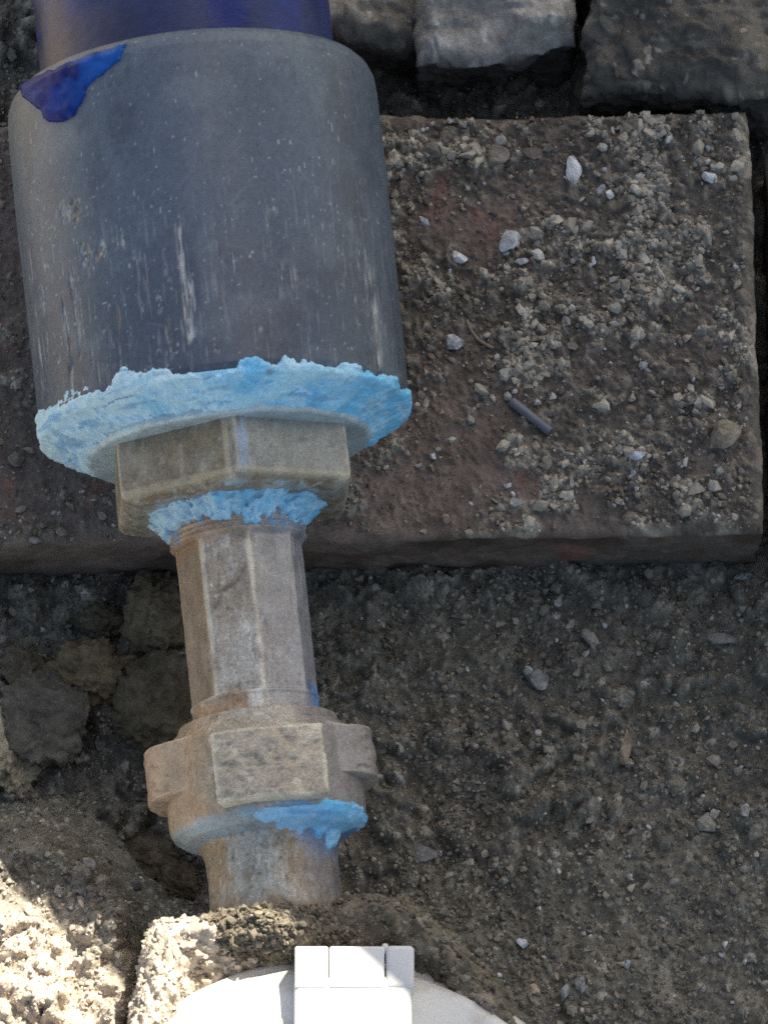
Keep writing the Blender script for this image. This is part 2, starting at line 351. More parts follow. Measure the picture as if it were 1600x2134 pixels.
chips = [  # px, py, rx, ry, rz(px), angle, colour, on brick, label
 (1198, 356, 22, 40, 12, -.15, W1, 1, 'long white stone chip standing alone on the brick, upper middle'),
 (1060, 502, 30, 34, 16, .4, (.62, .62, .62), 1, 'largest grey white stone chip on the brick'),
 (955, 536, 22, 16, 9, .5, W1, 1, 'flat white wedge chip left of the largest chip'),
 (1086, 546, 16, 9, 7, .1, W1, 1, 'small white chip just below the largest chip'),
 (1252, 396, 11, 18, 8, .2, (.4, .4, .4), 1, 'left chip of the close pair below the long white chip'),
 (1270, 404, 9, 16, 7, -.2, W1, 1, 'right chip of the close pair below the long white chip'),
 (1475, 372, 20, 16, 9, .6, W1, 1, 'white chip near the upper right corner of the brick'),
 (946, 714, 22, 25, 12, .3, (.45, .45, .45), 1, 'pale rounded chip on the brick beside the coupling scratches'),
 (1326, 952, 17, 13, 9, .3, (.6, .62, .68), 1, 'bluish white chip low on the right half of the brick'),
 (1318, 985, 8, 12, 6, -.3, W1, 1, 'tiny white chip just below the bluish white one'),
 (1500, 908, 42, 44, 18, .2, (.27, .235, .18), 1, 'big tan lump of mortar near the right end of the brick'),
 (1496, 984, 15, 19, 10, 0, (.3, .3, .26), 1, 'round grey pebble under the tan mortar lump'),
 (1030, 322, 36, 20, 9, .1, T1, 1, 'wide tan mortar crumb near the far edge of the brick'),
 (893, 318, 26, 24, 10, .2, (.2, .175, .145), 1, 'dull tan mortar crumb on the brick close to the coupling'),
 (1110, 318, 24, 16, 8, .5, (.22, .185, .15), 1, 'small tan crumb right of the wide mortar crumb'),
 (1180, 672, 16, 17, 8, .4, (.36, .35, .33), 1, 'pale pebble in the middle of the brick'),
 (1317, 828, 11, 17, 8, .2, (.42, .38, .3), 1, 'cream oval pebble right of the grey plastic rod'),
 (928, 1084, 11, 12, 7, .1, (.36, .3, .24), 1, 'lone cream pebble near the front edge of the brick'),
 (1237, 546, 6, 11, 5, 0, W1, 1, 'tiny white splinter upright right of the largest chip'),
 (884, 461, 20, 10, 6, .5, (.45, .45, .46), 1, 'thin whitish sliver on the brick beside the coupling'),
 (1190, 1005, 8, 19, 7, .0, (.36, .34, .3), 1, 'upright cream sliver left of the bluish white chip'),
 (1290, 1045, 15, 10, 7, .2, (.42, .36, .27), 1, 'cream crumb near the front edge of the brick, right half'),
 (1070, 1034, 8, 9, 6, 0, W1, 1, 'small white grain near the front edge below the plastic rod'),
 (1548, 1208, 23, 13, 10, .15, (.5, .53, .56), 0, 'smooth white pebble on the soil in front of the brick corner'),
 (1115, 1418, 34, 20, 12, .3, (.2, .195, .18), 0, 'flat grey stone on the soil below the middle of the brick'),
 (1097, 1403, 14, 9, 16, .1, (.42, .4, .36), 0, 'white crumb lying against the flat grey stone'),
 (1504, 1331, 30, 16, 10, .1, (.2, .19, .17), 0, 'flat tan grey stone on the soil near the right edge'),
 (1304, 1562, 16, 40, 13, .1, (.24, .185, .13), 0, 'long tan flake standing out on the smooth dark soil'),
 (1312, 1592, 15, 12, 12, .1, (.3, .26, .21), 0, 'tan crumb at the foot of the long tan flake'),
 (888, 1782, 30, 26, 12, .3, (.19, .18, .175), 0, 'greyish lump on the soil right of the pipe end'),
 (918, 1782, 6, 14, 9, .1, (.45, .43, .42), 0, 'white splinter beside the greyish lump'),
 (1470, 1722, 22, 30, 12, -.5, (.26, .24, .2), 0, 'pale knobbly crumb on the soil at the right'),
 (1490, 1700, 15, 14, 12, -.5, (.3, .27, .23), 0, 'upper crumb touching the pale knobbly one at the right'),
 (1552, 1690, 10, 18, 9, .1, (.3, .28, .25), 0, 'small upright pebble near the right frame edge'),
 (1090, 1970, 19, 16, 10, .2, (.45, .46, .47), 0, 'whitish crumb on the soil right of the meter'),
 (1132, 1966, 6, 14, 8, .0, (.34, .33, .31), 0, 'thin pale grain right of the whitish crumb'),
 (1108, 2066, 16, 17, 9, .6, (.4, .31, .23), 0, 'tan pebble on the soil beside the white lid'),
 (1175, 2072, 14, 20, 9, .2, (.24, .25, .26), 0, 'grey pebble right of the tan pebble, bottom edge'),
 (1205, 2052, 15, 22, 9, -.2, (.25, .25, .24), 0, 'upper grey pebble right of the tan pebble'),
 (1309, 2011, 9, 11, 7, 0, (.36, .36, .36), 0, 'small round whitish pebble at the bottom right'),
 (1551, 2005, 6, 12, 6, 0, (.5, .48, .44), 0, 'bright splinter near the bottom right corner'),
 (1162, 1255, 10, 11, 7, 0, (.28, .26, .25), 0, 'small grey pebble in front of the brick, middle'),
 (1230, 1335, 26, 20, 12, .3, (.25, .22, .19), 0, 'pale crumbly lump on the soil in front of the brick'),
 (1350, 1850, 16, 9, 7, -.5, (.2, .18, .16), 0, 'dull tan crumb on the smooth soil, lower right'),
 (1420, 1590, 12, 13, 8, .2, (.26, .23, .2), 0, 'tan pebble above the pale knobbly crumb'),
 (212, 1552, 15, 27, 10, .1, (.16, .15, .15), 0, 'slim grey pebble wedged between the left clods'),
 (186, 1822, 17, 15, 10, .2, (.21, .19, .17), 0, 'rounded grey pebble in shade near the sunlit corner'),
 (165, 1852, 13, 12, 9, .0, (.24, .22, .19), 0, 'pale pebble just above the sunlit soil'),
 (282, 1858, 28, 20, 12, .1, (.13, .12, .11), 0, 'dull stone lump left of the pipe end'),
 (165, 1586, 16, 10, 8, .3, (.26, .23, .19), 0, 'cream crumb on top of the dark soil at the left'),
 (130, 1112, 14, 14, 8, .2, (.25, .21, .17), 1, 'tan crumb on the brick left of the bushing'),
 (75, 1128, 16, 10, 7, .1, (.32, .3, .26), 1, 'whitish flake on the brick front edge at the left'),
 (40, 955, 24, 22, 10, .3, (.2, .175, .145), 1, 'tan lump at the left edge below the coupling'),
]
for n, (px, py, rx, ry, rz, an, c, b, lb) in enumerate(chips):
    q = on(px, py, bool(b))
    if not b: c = tuple(np.clip(np.array(c)*1.35, 0, .8)); rx, ry = rx*1.1, ry*1.1
    rock('stone_chip', q, (rx*k_*1.02, ry*k_*1.05, rz*k_*1.5), c, 200+n, -an, sub=3, cuts=16, cmin=.32, rough=.10, smooth=False, dirt=np.array(c)*.55, label=lb, cat='stone chip' if rx*ry < 700 else 'stone', embed=.15 if b else .05)
clods = [  # dark clods and stones left of the pipe
 (318, 1305, 78, 92, 60, .2, (.085, .074, .058), 'rounded brown clod tucked against the nipple, uppermost of the left clods'),
 (188, 1418, 86, 78, 55, -.3, (.088, .074, .054), 'pointed brown clod in the middle of the left group'),
 (322, 1470, 88, 98, 50, .2, (.07, .062, .05), 'dark lumpy clod between the nipple and the pointed clod'),
 (110, 1510, 98, 92, 50, .4, (.066, .064, .062), 'big smooth dark grey stone left of the union nut'),
 (12, 1580, 62, 92, 55, -.2, (.20, .19, .165), 'pale grey stone cut by the left edge'),
 (52, 1400, 56, 40, 30, .5, (.07, .064, .056), 'small dark clod above the smooth grey stone'),
 (300, 1790, 74, 60, 40, .1, (.066, .058, .048), 'low brown clod in the hollow left of the pipe end'),
 (365, 1850, 52, 48, 40, .3, (.06, .052, .042), 'brown clod in deep shade touching the pipe end'),
 (205, 1300, 62, 40, 30, .1, (.062, .056, .047), 'flat dark clod in front of the brick at the left'),
]
for n, (px, py, rx, ry, rz, an, c, lb) in enumerate(clods):
    c = np.array(c)*np.array([2.2, 1.98, 1.6])
    q = on(px, py)
    rock('stone' if 'stone' in lb else 'soil_clod', q, (rx*k_, ry*k_, rz*k_), c, 400+n, -an, sub=5, cuts=6, rough=.34, grain=.05, m=M_SOIL, label=lb, cat='stone' if 'stone' in lb else 'clod', embed=.35, dirt=np.array(c)*.7 if n != 4 else [.1, .09, .075], cmin=.6)
# little rod, straw, twig
def tube(name, a, b, r, color, m, bend=0., seg=10, rings=8, label=None, cat=None, hollow=False):
    a, b = np.array(a, float), np.array(b, float); d = b-a; L = np.linalg.norm(d); d /= L
    s = np.cross(d, [0, 0, 1.0]); s /= np.linalg.norm(s); n = np.cross(s, d); base = (a+b)/2
    V = []; prof = [(0, 0), (0, .85), (.03, 1)]+[(t, 1) for t in np.linspace(.1, .9, rings)]+[(.97, 1), (1, .85), (1, 0)]
    for t, f in prof:
        c = a+d*L*t+s*bend*math.sin(t*math.pi)
        for j in range(seg):
            an = 2*math.pi*j/seg; V.append(c+(s*math.cos(an)+n*math.sin(an))*r*f*(1+.06*math.sin(t*23+j)))
    V = np.array(V)-base; F = gridF(len(prof), seg, True)
    C = np.array(color)*(1+.2*vn(V*900, 3)[:, None])
    return tag(obj(name, mesh(name, V, F, C), m, None, base), label, cat)
qa, qb = on(1064, 838, True), on(1146, 902, True)
tube('plastic_rod', qa+[0, 0, .0013], qb+[0, 0, .0010], 10.5*k_, (.13, .14, .165), M_PVC, 0, 16, label='short blue grey plastic rod lying aslant on the brick', cat='rod')
qa, qb = on(972, 668, True), on(1028, 728, True)
tube('straw', qa+[0, 0, .0007], qb+[0, 0, .0006], 4.2*k_, (.24, .2, .15), M_GRIT, .0012, label='thin bent straw on the brick beside the coupling', cat='straw')
qa, qb = on(22, 1420), on(56, 1402)
tube('twig', qa+[0, 0, .003], qb+[0, 0, .0035], 5.5*k_, (.3, .27, .22), M_GRIT, .0003, label='short pale twig end on the soil at the left edge', cat='twig')
# scattered grit
OCT = (np.array([[1, 0, 0], [-1, 0, 0], [0, 1, 0], [0, -1, 0], [0, 0, 1], [0, 0, -1]], float)*1.15, np.array([[0, 2, 4], [2, 1, 4], [1, 3, 4], [3, 0, 4], [2, 0, 5], [1, 2, 5], [3, 1, 5], [0, 3, 5]]))
def scatter(name, pts, size, cols, seed, flat=(.5, .9), base=None):
    rng = np.random.default_rng(seed); V0, F0 = base or ICO[1]; n = len(pts); nv0 = len(V0)
    A = rng.normal(size=(n, 4)); A /= np.linalg.norm(A, axis=1)[:, None]; w, x, y, z = A.T
    Rm = np.stack([1-2*(y*y+z*z), 2*(x*y-z*w), 2*(x*z+y*w), 2*(x*y+z*w), 1-2*(x*x+z*z), 2*(y*z-x*w), 2*(x*z-y*w), 2*(y*z+x*w), 1-2*(x*x+y*y)], 1).reshape(n, 3, 3)
    S = np.stack([rng.uniform(.7, 1.3, n), rng.uniform(.6, 1.1, n), rng.uniform(*flat, n)], 1)
    J = 1+.28*rng.normal(size=(n, nv0, 1)).clip(-1.5, 1.5)
    Vl = np.einsum('nij,nkj->nki', Rm, V0[None]*J*S[:, None, :])*size[:, None, None]
    V = Vl+pts[:, None, :]
    F = (F0[None]+np.arange(n)[:, None, None]*nv0).reshape(-1, 3)
    C = np.repeat(cols[:, None, :], nv0, 1)
    return obj(name, mesh(name, V.reshape(-1, 3), F, C.reshape(-1, 3), smooth=False), M_GRIT)
rng = np.random.default_rng(7)
pal = np.array([[.24, .205, .16], [.33, .29, .235], [.17, .145, .115], [.12, .10, .08], [.42, .40, .37], [.20, .16, .12], [.5, .5, .5]])
def pick(n, w): return pal[rng.choice(len(pal), n, p=np.array(w)/sum(w))]*rng.uniform(.75, 1.2, (n, 1))
# on the brick
u, v = .006+.982*rng.random(46000), .012+.98*rng.random(46000)
XY = ((1-u)*(1-v))[:, None]*bc[0]+(u*(1-v))[:, None]*bc[1]+(u*v)[:, None]*bc[2]+((1-u)*v)[:, None]*bc[3]
h, aux = brick_h(XY); cl = fbm(XY*70+3, 4, 77)
keep = rng.random(len(XY)) < np.clip(.10+.45*aux[0]*sst(-.35, .35, cl)+.6*aux[5], 0, 1)
XY, h = XY[keep], h[keep]; n = len(XY)
mo = aux[5][keep]; sz = .00025*np.exp(rng.normal(0, .72, n)).clip(.35, 5)*(1+.4*mo)
grit_b = scatter('grit', np.concatenate([XY, (ZB+h+sz*.25)[:, None]], 1), sz, lerp(pick(n, [6, 6, 5, 4, 2.4, 4, 1.2]), np.array([.50, .45, .365])*rng.uniform(.6, 1.25, (n, 1)), mo*.8), 1)
tag(grit_b, 'fine tan grit and mortar crumbs scattered over the red brick', 'grit', kind='stuff')
# on the soil
XY = np.stack([rng.uniform(-.105, .105, 170000), rng.uniform(-.14, .14, 170000)], 1)
h, aux = soil_h(XY); cl = fbm(XY*60+8, 4, 78)
inside = (XY[:, 1] < bc[2][1]-.001) | (XY[:, 1] > bc[0][1]+.002) | (XY[:, 0] < bc[0][0])
bx, by = P(20, 2110, ZBANK)[:2]
keep = (rng.random(len(XY)) < np.clip(.30+.45*sst(-.1, .5, cl)+.3*(np.hypot(XY[:, 0]-bx, XY[:, 1]-by) < .036), 0, 1)) & inside
XY, h = XY[keep], h[keep]; n = len(XY)
sz = .00029*np.exp(rng.normal(0, .62, n)).clip(.4, 5.5)
nb = vn(XY*55, 79)[:, None]
cs = np.array([.225, .203, .162])*rng.uniform(.55, 1.45, (n, 1))*(1+.3*nb)
pl = rng.random(n) < .16; cs[pl] = pick(pl.sum(), [4, 3, 4, 3, 1.6, 4, .8])*1.2
bk = np.hypot(XY[:, 0]-bx, (XY[:, 1]-by)*1.1)+.006*nb[:, 0] < .030; cs[bk] = np.array([.55, .470, .385])*rng.uniform(.7, 1.15, (bk.sum(), 1)); sz[bk] *= .8  # crumbs in the sunlit corner painted as pale as the sand
q4 = np.concatenate([XY, (h+sz*.25)[:, None]], 1); big = sz > .00042
grit_s = scatter('soil_crumbs', q4[~big], sz[~big], cs[~big], 2, base=OCT)
grit_g = scatter('soil_grains', q4[big], sz[big]*.9, cs[big], 3)
tag(grit_g, 'coarser soil lumps and pale grains over the dark soil', 'soil grains', kind='stuff')
tag(grit_s, 'loose soil crumbs and small pale grains over the dark soil', 'soil crumbs', kind='stuff')
# ================================================================== PIPE ASSEMBLY
ZA = .0735
def xc(y): return 393+.1055*(y-150)
A0 = P(xc(150), 150, ZA); A1 = P(xc(1850), 1850, ZA); AD = (A1-A0)/np.linalg.norm(A1-A0)
ROT = math.atan2(AD[0], -AD[1])     # u = (cos, sin)
U_ = np.array([math.cos(ROT), math.sin(ROT), 0])
def S(y): return float((P(xc(y), y, ZA)-A0)@AD)
def Rm_(y, r): return r*mpp(A0+AD*S(y))
pipe = empty('pipe_assembly', tuple(A0-np.array([0, 0, ZA-ZB])), ROT)
tag(pipe, 'grey plastic coupling with bushing and dirty metal fittings in a line', 'pipe fitting')
LZ = ZA-ZB                          # axis height in the assembly's own frame
def ring_pts(prof, seg, th0=0., th1=2*math.pi, disp=None, wrap=True, step=None):
    """prof: [(image y of the axis point, radius px)] -> V(ns, seg, 3), THETA, s"""
    ys_, rs_ = [], []
    for (y0, r0), (y1, r1) in zip(prof[:-1], prof[1:]):
        n = max(1, int(max(abs(y1-y0), abs(r1-r0))/(step or 5)))
        for k in range(n): ys_.append(y0+(y1-y0)*k/n); rs_.append(r0+(r1-r0)*k/n)
    ys_.append(prof[-1][0]); rs_.append(prof[-1][1]); ys_, rs_ = np.array(ys_), np.array(rs_)
    th = np.linspace(th0, th1, seg, endpoint=not wrap)
    YY, TH = np.meshgrid(ys_, th, indexing='ij'); RR = np.repeat(rs_[:, None], seg, 1)
    if disp is not None: RR = disp(YY, TH, RR)
    s = np.array([S(y) for y in ys_])[:, None]; sc = np.array([mpp(A0+AD*S(y)) for y in ys_])[:, None]
    r = RR*sc
    V = np.stack([r*np.cos(TH), -np.broadcast_to(s, r.shape), LZ+r*np.sin(TH)], -1)
    return V, YY, TH, RR
def cyl(y, th, r, k):   # seamless noise coordinates, in px/100
    return np.stack([r*np.cos(th), y, r*np.sin(th)], -1)/100.*np.asarray(k)
def lathe(name, prof, seg, m, cfun, parent, disp=None, step=None, caps=True):
    V, YY, TH, RR = ring_pts(prof, seg, disp=disp, step=step)
    C = cfun(YY, TH, RR)
    F = gridF(V.shape[0], seg, True)
    return obj(name, mesh(name, V, F, C), m, parent)
# -- blue pipe
def c_blue(y, th, r):
    q = cyl(y, th, r, (1, .5, 1)); n = fbm(q*1.3, 4, 301)
    c = lerp(np.broadcast_to(lin(36, 50, 92), y.shape+(3,)), lin(26, 46, 112), sst(-.2, .4, n))
    lf = sst(.1, -.75, np.cos(th))*sst(0, 120, y)          # bare grey brown pipe wall shows through on the left
    c = lerp(c, lin(76, 72, 84), np.clip(lf*.75+.25*sst(.2, .6, fbm(q*2+4, 3, 303)), 0, 1))
    c = lerp(c, lin(26, 40, 130), sst(.25, .6, fbm(q*np.array([.7, 3., .7])+2, 4, 305))*.8)
    return c
blue = lathe('blue_pipe', [(-900, 260), (-900, 307), (190, 307), (190, 250)], 240, M_BLUE, c_blue, pipe,
    disp=lambda y, th, r: r+np.where(r > 300, 1.5*fbm(cyl(y, th, 300, (1, .6, 1)), 3, 310)+5*sst(.55, .9, fbm(cyl(y, th, 300, (.5, 2.2, .5))+3, 3, 311)), 0), step=8)
blue['label'] = 'deep blue cement smeared pipe entering the coupling'
# -- grey coupling
def onpipe(x, y, R):
    c = np.clip((x-xc(y))*.995/R, -1, 1)
    for _ in range(3):
        th = np.arccos(c); ya = y+.259*R*np.sin(th)-.097*R*c*0
        ya = y+.259*R*np.sin(th)-(-.1)*R*c
        c = np.clip((x-xc(ya)+.026*R*np.sin(th))/R, -1, 1)
    return np.arccos(c), ya
def scr_mask(y, th):
    """hand-placed scrapes: (x, y0, y1, width px, strength)"""
    m = np.zeros(y.shape); rng = np.random.default_rng(5)
    L = [(372, 480, 720, 9, 1.), (392, 560, 700, 5, .8), (768, 560, 760, 11, .9), (752, 520, 640, 6, .6), (135, 630, 830, 8, .9), (160, 640, 760, 6, .7), (240, 600, 700, 5, .7),
         (128, 440, 470, 14, .8), (155, 430, 470, 18, .9), (180, 520, 560, 16, 1.), (210, 520, 550, 16, .9), (250, 505, 525, 14, .7), (100, 545, 570, 12, .6), (560, 425, 450, 18, .7),
         (655, 500, 560, 5, .5), (720, 470, 600, 6, .5), (300, 540, 640, 4, .5), (330, 600, 660, 4, .5), (465, 600, 720, 3, .4), (610, 560, 600, 5, .4), (75, 640, 840, 9, .9), (90, 600, 780, 5, .6)]
    for _ in range(110):
        x0 = rng.uniform(60, 820); a = rng.uniform(440, 780); L.append((x0, a, a+rng.uniform(15, 95), rng.uniform(1.2, 3.5), rng.uniform(.2, .6)))
    ycol = y[:, 0]; trow = th[0]
    for x, a, b, w, st in L:
        t0, ya = onpipe(x, a, 386); _, yb = onpipe(x, b, 386)
        dth = np.abs((trow-t0+math.pi) % (2*math.pi)-math.pi)*386
        I = np.where((ycol > ya-20) & (ycol < yb+20))[0]; J = np.where(dth < w*1.4+6)[0]
        if not len(I) or not len(J): continue
        ix = np.ix_(I, J); yy_ = y[ix]
        dx = dth[J][None]+4*vn(np.stack([yy_*.03, np.full_like(yy_, x)], -1), 9)
        k = sst(w*1.3, w*.3, dx)*sst(ya-12, ya+10, yy_)*sst(yb+14, yb-10, yy_)
        k = k*sst(-.45, .15, fbm(np.stack([th[ix]*386*.11, yy_*.022, np.full_like(yy_, x)], -1), 3, 14))
        fz = fbm(np.stack([th[ix]*386*.42, yy_*.018+x, yy_*0], -1), 3, 15); gz_ = vn(np.stack([th[ix]*386*.16, yy_*.16], -1), 16)
        k = k*(sst(-.25, .15, fz) if b-a > 60 else sst(-.2, .3, gz_))
        m[ix] = np.maximum(m[ix], np.clip(k*st*1.25, 0, 1))
    return m
COUP = {}
def coup_disp(y, th, r):
    body = (r > 330)
    sm = np.zeros(y.shape); sub = body
    sm = scr_mask(y, th)*body; COUP['s'] = sm
    return r + np.where(body, 1.2*fbm(cyl(y, th, 386, (.6, .4, .6)), 3, 320)-3.2*sm+1.8*sm*vn(cyl(y, th, 386, (12, 3, 12)), 5), 0)
def coup_c(y, th, r):
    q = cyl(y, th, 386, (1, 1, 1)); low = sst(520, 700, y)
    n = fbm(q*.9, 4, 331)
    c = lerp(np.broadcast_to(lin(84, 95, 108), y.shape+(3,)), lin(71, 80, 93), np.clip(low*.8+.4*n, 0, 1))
    c = lerp(c, lin(104, 114, 122), sst(.15, .6, fbm(q*np.array([1.2, .5, 1.2])+3, 4, 333))*.5)
    # fine axial scuffs
    sc = sst(.28, .6, fbm(np.stack([th*386*.16, y*.014, y*0], -1), 4, 335))*sst(430, 600, y+60*n)
    c = lerp(c, lin(142, 148, 152), sc*.4)
    # dust specks
    v = vn(q*np.array([17, 13, 17]), 337); c = lerp(c, lin(168, 172, 174), sst(.80, .93, v)*.75)
    v = vn(q*np.array([8, 5, 8]), 338); c = lerp(c, lin(160, 165, 168), sst(.90, .97, v)*.7)
    c = lerp(c, lin(52, 55, 62), sst(.72, .9, vn(q*14+3, 339))*.4)
    s = COUP['s']; tone = lerp(np.broadcast_to(lin(172, 174, 172), y.shape+(3,)), lin(122, 114, 102), sst(.0, .5, vn(q*np.array([9, 2, 9]), 340)))
    c = lerp(c, tone, np.clip(s*1.0, 0, 1))
    # caked dust near the top rim, chalky wipes and short random scuffs
    c = lerp(c, lin(112, 121, 128), sst(.05, .5, fbm(q*np.array([.7, .9, .7])+8, 5, 343, .6))*.38)
    c = lerp(c, lin(62, 66, 76), sst(.1, .5, fbm(q*np.array([.9, .6, .9])+18, 5, 344, .6))*.4)
    u_ = th*386/100
    for k, an in enumerate((.5, -.9, 1.3, -.3)):
        v1 = fbm(np.stack([(u_*math.cos(an)+y/100*math.sin(an))*14, (-u_*math.sin(an)+y/100*math.cos(an))*1.6, y*0+k], -1), 3, 350+k)
        c = lerp(c, lin(150, 154, 156), sst(.55, .75, v1)*.13)
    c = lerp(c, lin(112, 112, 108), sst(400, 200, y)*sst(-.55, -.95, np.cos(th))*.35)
    return c*(1+.13*vn(q*26, 360)+.10*vn(q*11, 361))[..., None]
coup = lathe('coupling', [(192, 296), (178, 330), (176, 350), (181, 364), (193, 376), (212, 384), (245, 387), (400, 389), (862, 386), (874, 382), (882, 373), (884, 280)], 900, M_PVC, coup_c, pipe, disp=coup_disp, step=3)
# -- blue cement run on the coupling
poly = np.array([(44, 176), (90, 152), (150, 128), (215, 104), (268, 86), (252, 126), (224, 145), (196, 168), (180, 186), (170, 212), (160, 236), (140, 253), (112, 257), (94, 246), (86, 230), (66, 218), (52, 200)], float)
def sdf(px, py):
    d = np.full(px.shape, 1e9); ins = np.zeros(px.shape, bool); n = len(poly)
    for i in range(n):
        a, b = poly[i], poly[(i+1) % n]; ex, ey = b-a; wx, wy = px-a[0], py-a[1]
        t = np.clip((wx*ex+wy*ey)/(ex*ex+ey*ey), 0, 1); d = np.minimum(d, np.hypot(wx-ex*t, wy-ey*t))
        c = ((a[1] > py) != (b[1] > py)) & (px < (b[0]-a[0])*(py-a[1])/(b[1]-a[1]+1e-9)+a[0]); ins ^= c
    return np.where(ins, d, -d)
yy = np.linspace(172, 392, 110); tt = np.linspace(R_(95), R_(182), 200)
YY, TH = np.meshgrid(yy, tt, indexing='ij')
def coup_R(y): return np.interp(y, [172, 176, 181, 193, 212, 245, 400], [335, 350, 364, 376, 384, 387, 389])
RR = coup_R(YY)
s = np.array([S(y) for y in yy])[:, None]; sc = np.array([mpp(A0+AD*S(y)) for y in yy])[:, None]
W0 = np.stack([RR*sc*np.cos(TH), -np.broadcast_to(s, RR.shape), RR*sc*np.sin(TH)], -1)
cr, sr = math.cos(ROT), math.sin(ROT)
Wd = np.stack([A0[0]+W0[..., 0]*cr-W0[..., 1]*sr, A0[1]+W0[..., 0]*sr+W0[..., 1]*cr, A0[2]+W0[..., 2]], -1)
vv = Wd-CAMP; dz = vv@CF; PX = 800+(vv@CR)/dz*DIST*PXM; PY = 1067-(vv@CU)/dz*DIST*PXM
dd = sdf(PX, PY)+3*vn(np.stack([PX, PY], -1)*.07, 3)
thick = 2.5+np.where(dd > 0, 5.5*np.sqrt(np.clip(1-(1-np.clip(dd/22, 0, 1))**2, 0, 1)), -9+0*dd)+(dd > 0)*2.2*vn(np.stack([PX, PY], -1)*.06, 8)
r = (RR+thick)*sc
Vc = np.stack([r*np.cos(TH), -np.broadcast_to(s, r.shape), LZ+r*np.sin(TH)], -1)
q = np.stack([PX, PY], -1)
Cc = lerp(np.broadcast_to(lin(22, 44, 120), r.shape+(3,)), lin(30, 84, 160), sst(.0, 1., (PX-90)/150))
Cc = lerp(Cc, lin(20, 32, 96), sst(0., .5, fbm(q*.02, 3, 4)))
Fc = gridF(*r.shape); keepf = (dd.ravel()[Fc] > -8).any(1); Fc = Fc[keepf]
cem = obj('cement_run', mesh('cement_run', Vc, Fc, Cc), M_CEM, coup); cem['label'] = 'glossy deep blue cement run on the coupling rim'
# -- bushing collar, sealant, hex
def c_metal(base, brown, light, seed, kx=1.0, streak=.3):
    """dirty plated metal: brown grime in broad patches, axial scrapes, pits and pale worn spots"""
    def f(y, th, r):
        q = cyl(y, th, r, (1, 1, 1)); n = fbm(q*1.2*kx, 5, seed, .6)
        c = lerp(np.broadcast_to(np.array(base), y.shape+(3,)), brown, sst(-.25, .35, n))
        ax = fbm(np.stack([th*r*.13*kx, y*.018*kx, y*0], -1), 4, seed+1)
        c = lerp(c, light, sst(.12, .5, ax)*streak)
        c = lerp(c, np.array(brown)*.45, sst(.15, .5, -ax)*streak)
        c = lerp(c, light, sst(.25, .6, fbm(q*np.array([5, 3, 5])*kx+4, 4, seed+3))*.6)
        c = lerp(c, np.array(brown)*.4, sst(.25, .6, fbm(q*6*kx+9, 4, seed+5))*.65)
        c = lerp(c, np.array(light)*1.15, sst(.82, .95, vn(q*17, seed+7))*.7)
        return c*(1+.22*vn(q*24, seed+8)[..., None])
    return f
cm_bush = c_metal(lin(160, 157, 145), lin(138, 126, 106), lin(192, 189, 176), 401, 1.0, .10)
collar = lathe('collar', [(900, 250), (914, 288), (922, 298), (936, 299), (942, 292), (942, 200)], 300, M_METAL, lambda y, th, r: lerp(cm_bush(y, th, r), lin(184, 208, 216), sst(-.9, -.35, fbm(cyl(y, th, r, (2.5, 4, 2.5)), 4, 409))*.8), pipe,
    disp=lambda y, th, r: r+5*fbm(cyl(y, th, r, (3, 3, 3)), 3, 402))
bush = empty('bushing', (0, 0, 0)); bush.parent = pipe
def ngon_R(th, n, R, th_edge, rnd=.0):
    a = math.pi/n; t = (th-th_edge) % (2*a)-a
    rr = R*math.cos(a)/np.cos(t)
    return np.minimum(rr, R*(1-rnd))
EH = R_(87)
def hex_disp(y, th, r):
    h = ngon_R(th, 6, r, EH, .006)
    ch = sst(1068, 1030, y)
    return h + 1.3*fbm(cyl(y, th, r, (1.5, 1.5, 1.5)), 4, 405)-2*sst(.3, .6, fbm(cyl(y, th, r, (3, 1.5, 3)), 3, 406))
def hex_c(y, th, r):
    c = cm_bush(y, th, r); q = cyl(y, th, r, (1, 1, 1)); d = (th-EH)*280
    f = (y < 1056)
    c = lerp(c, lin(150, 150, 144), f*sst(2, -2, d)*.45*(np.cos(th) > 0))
    c = lerp(c, lin(138, 120, 92), f*sst(-2, 2, d)*.4*(th < 3))  # right facet greyer, left browner: facet lighting put into the colour
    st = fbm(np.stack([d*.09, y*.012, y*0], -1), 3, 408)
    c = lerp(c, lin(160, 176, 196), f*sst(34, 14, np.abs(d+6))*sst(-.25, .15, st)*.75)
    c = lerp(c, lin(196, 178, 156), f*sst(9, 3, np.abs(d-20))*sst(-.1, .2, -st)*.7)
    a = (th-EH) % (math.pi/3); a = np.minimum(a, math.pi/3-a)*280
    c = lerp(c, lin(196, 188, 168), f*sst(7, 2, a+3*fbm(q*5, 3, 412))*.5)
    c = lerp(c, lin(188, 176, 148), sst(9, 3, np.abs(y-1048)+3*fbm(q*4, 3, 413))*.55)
    return lerp(c, lin(170, 196, 206), sst(.15, .5, fbm(q*np.array([2, 3, 2])+4, 4, 414))*sst(1058, 1066, y)*.8)
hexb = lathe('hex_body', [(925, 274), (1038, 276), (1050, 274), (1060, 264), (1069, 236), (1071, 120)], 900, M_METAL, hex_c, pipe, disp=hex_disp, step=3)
bpy.data.objects.remove(bush)
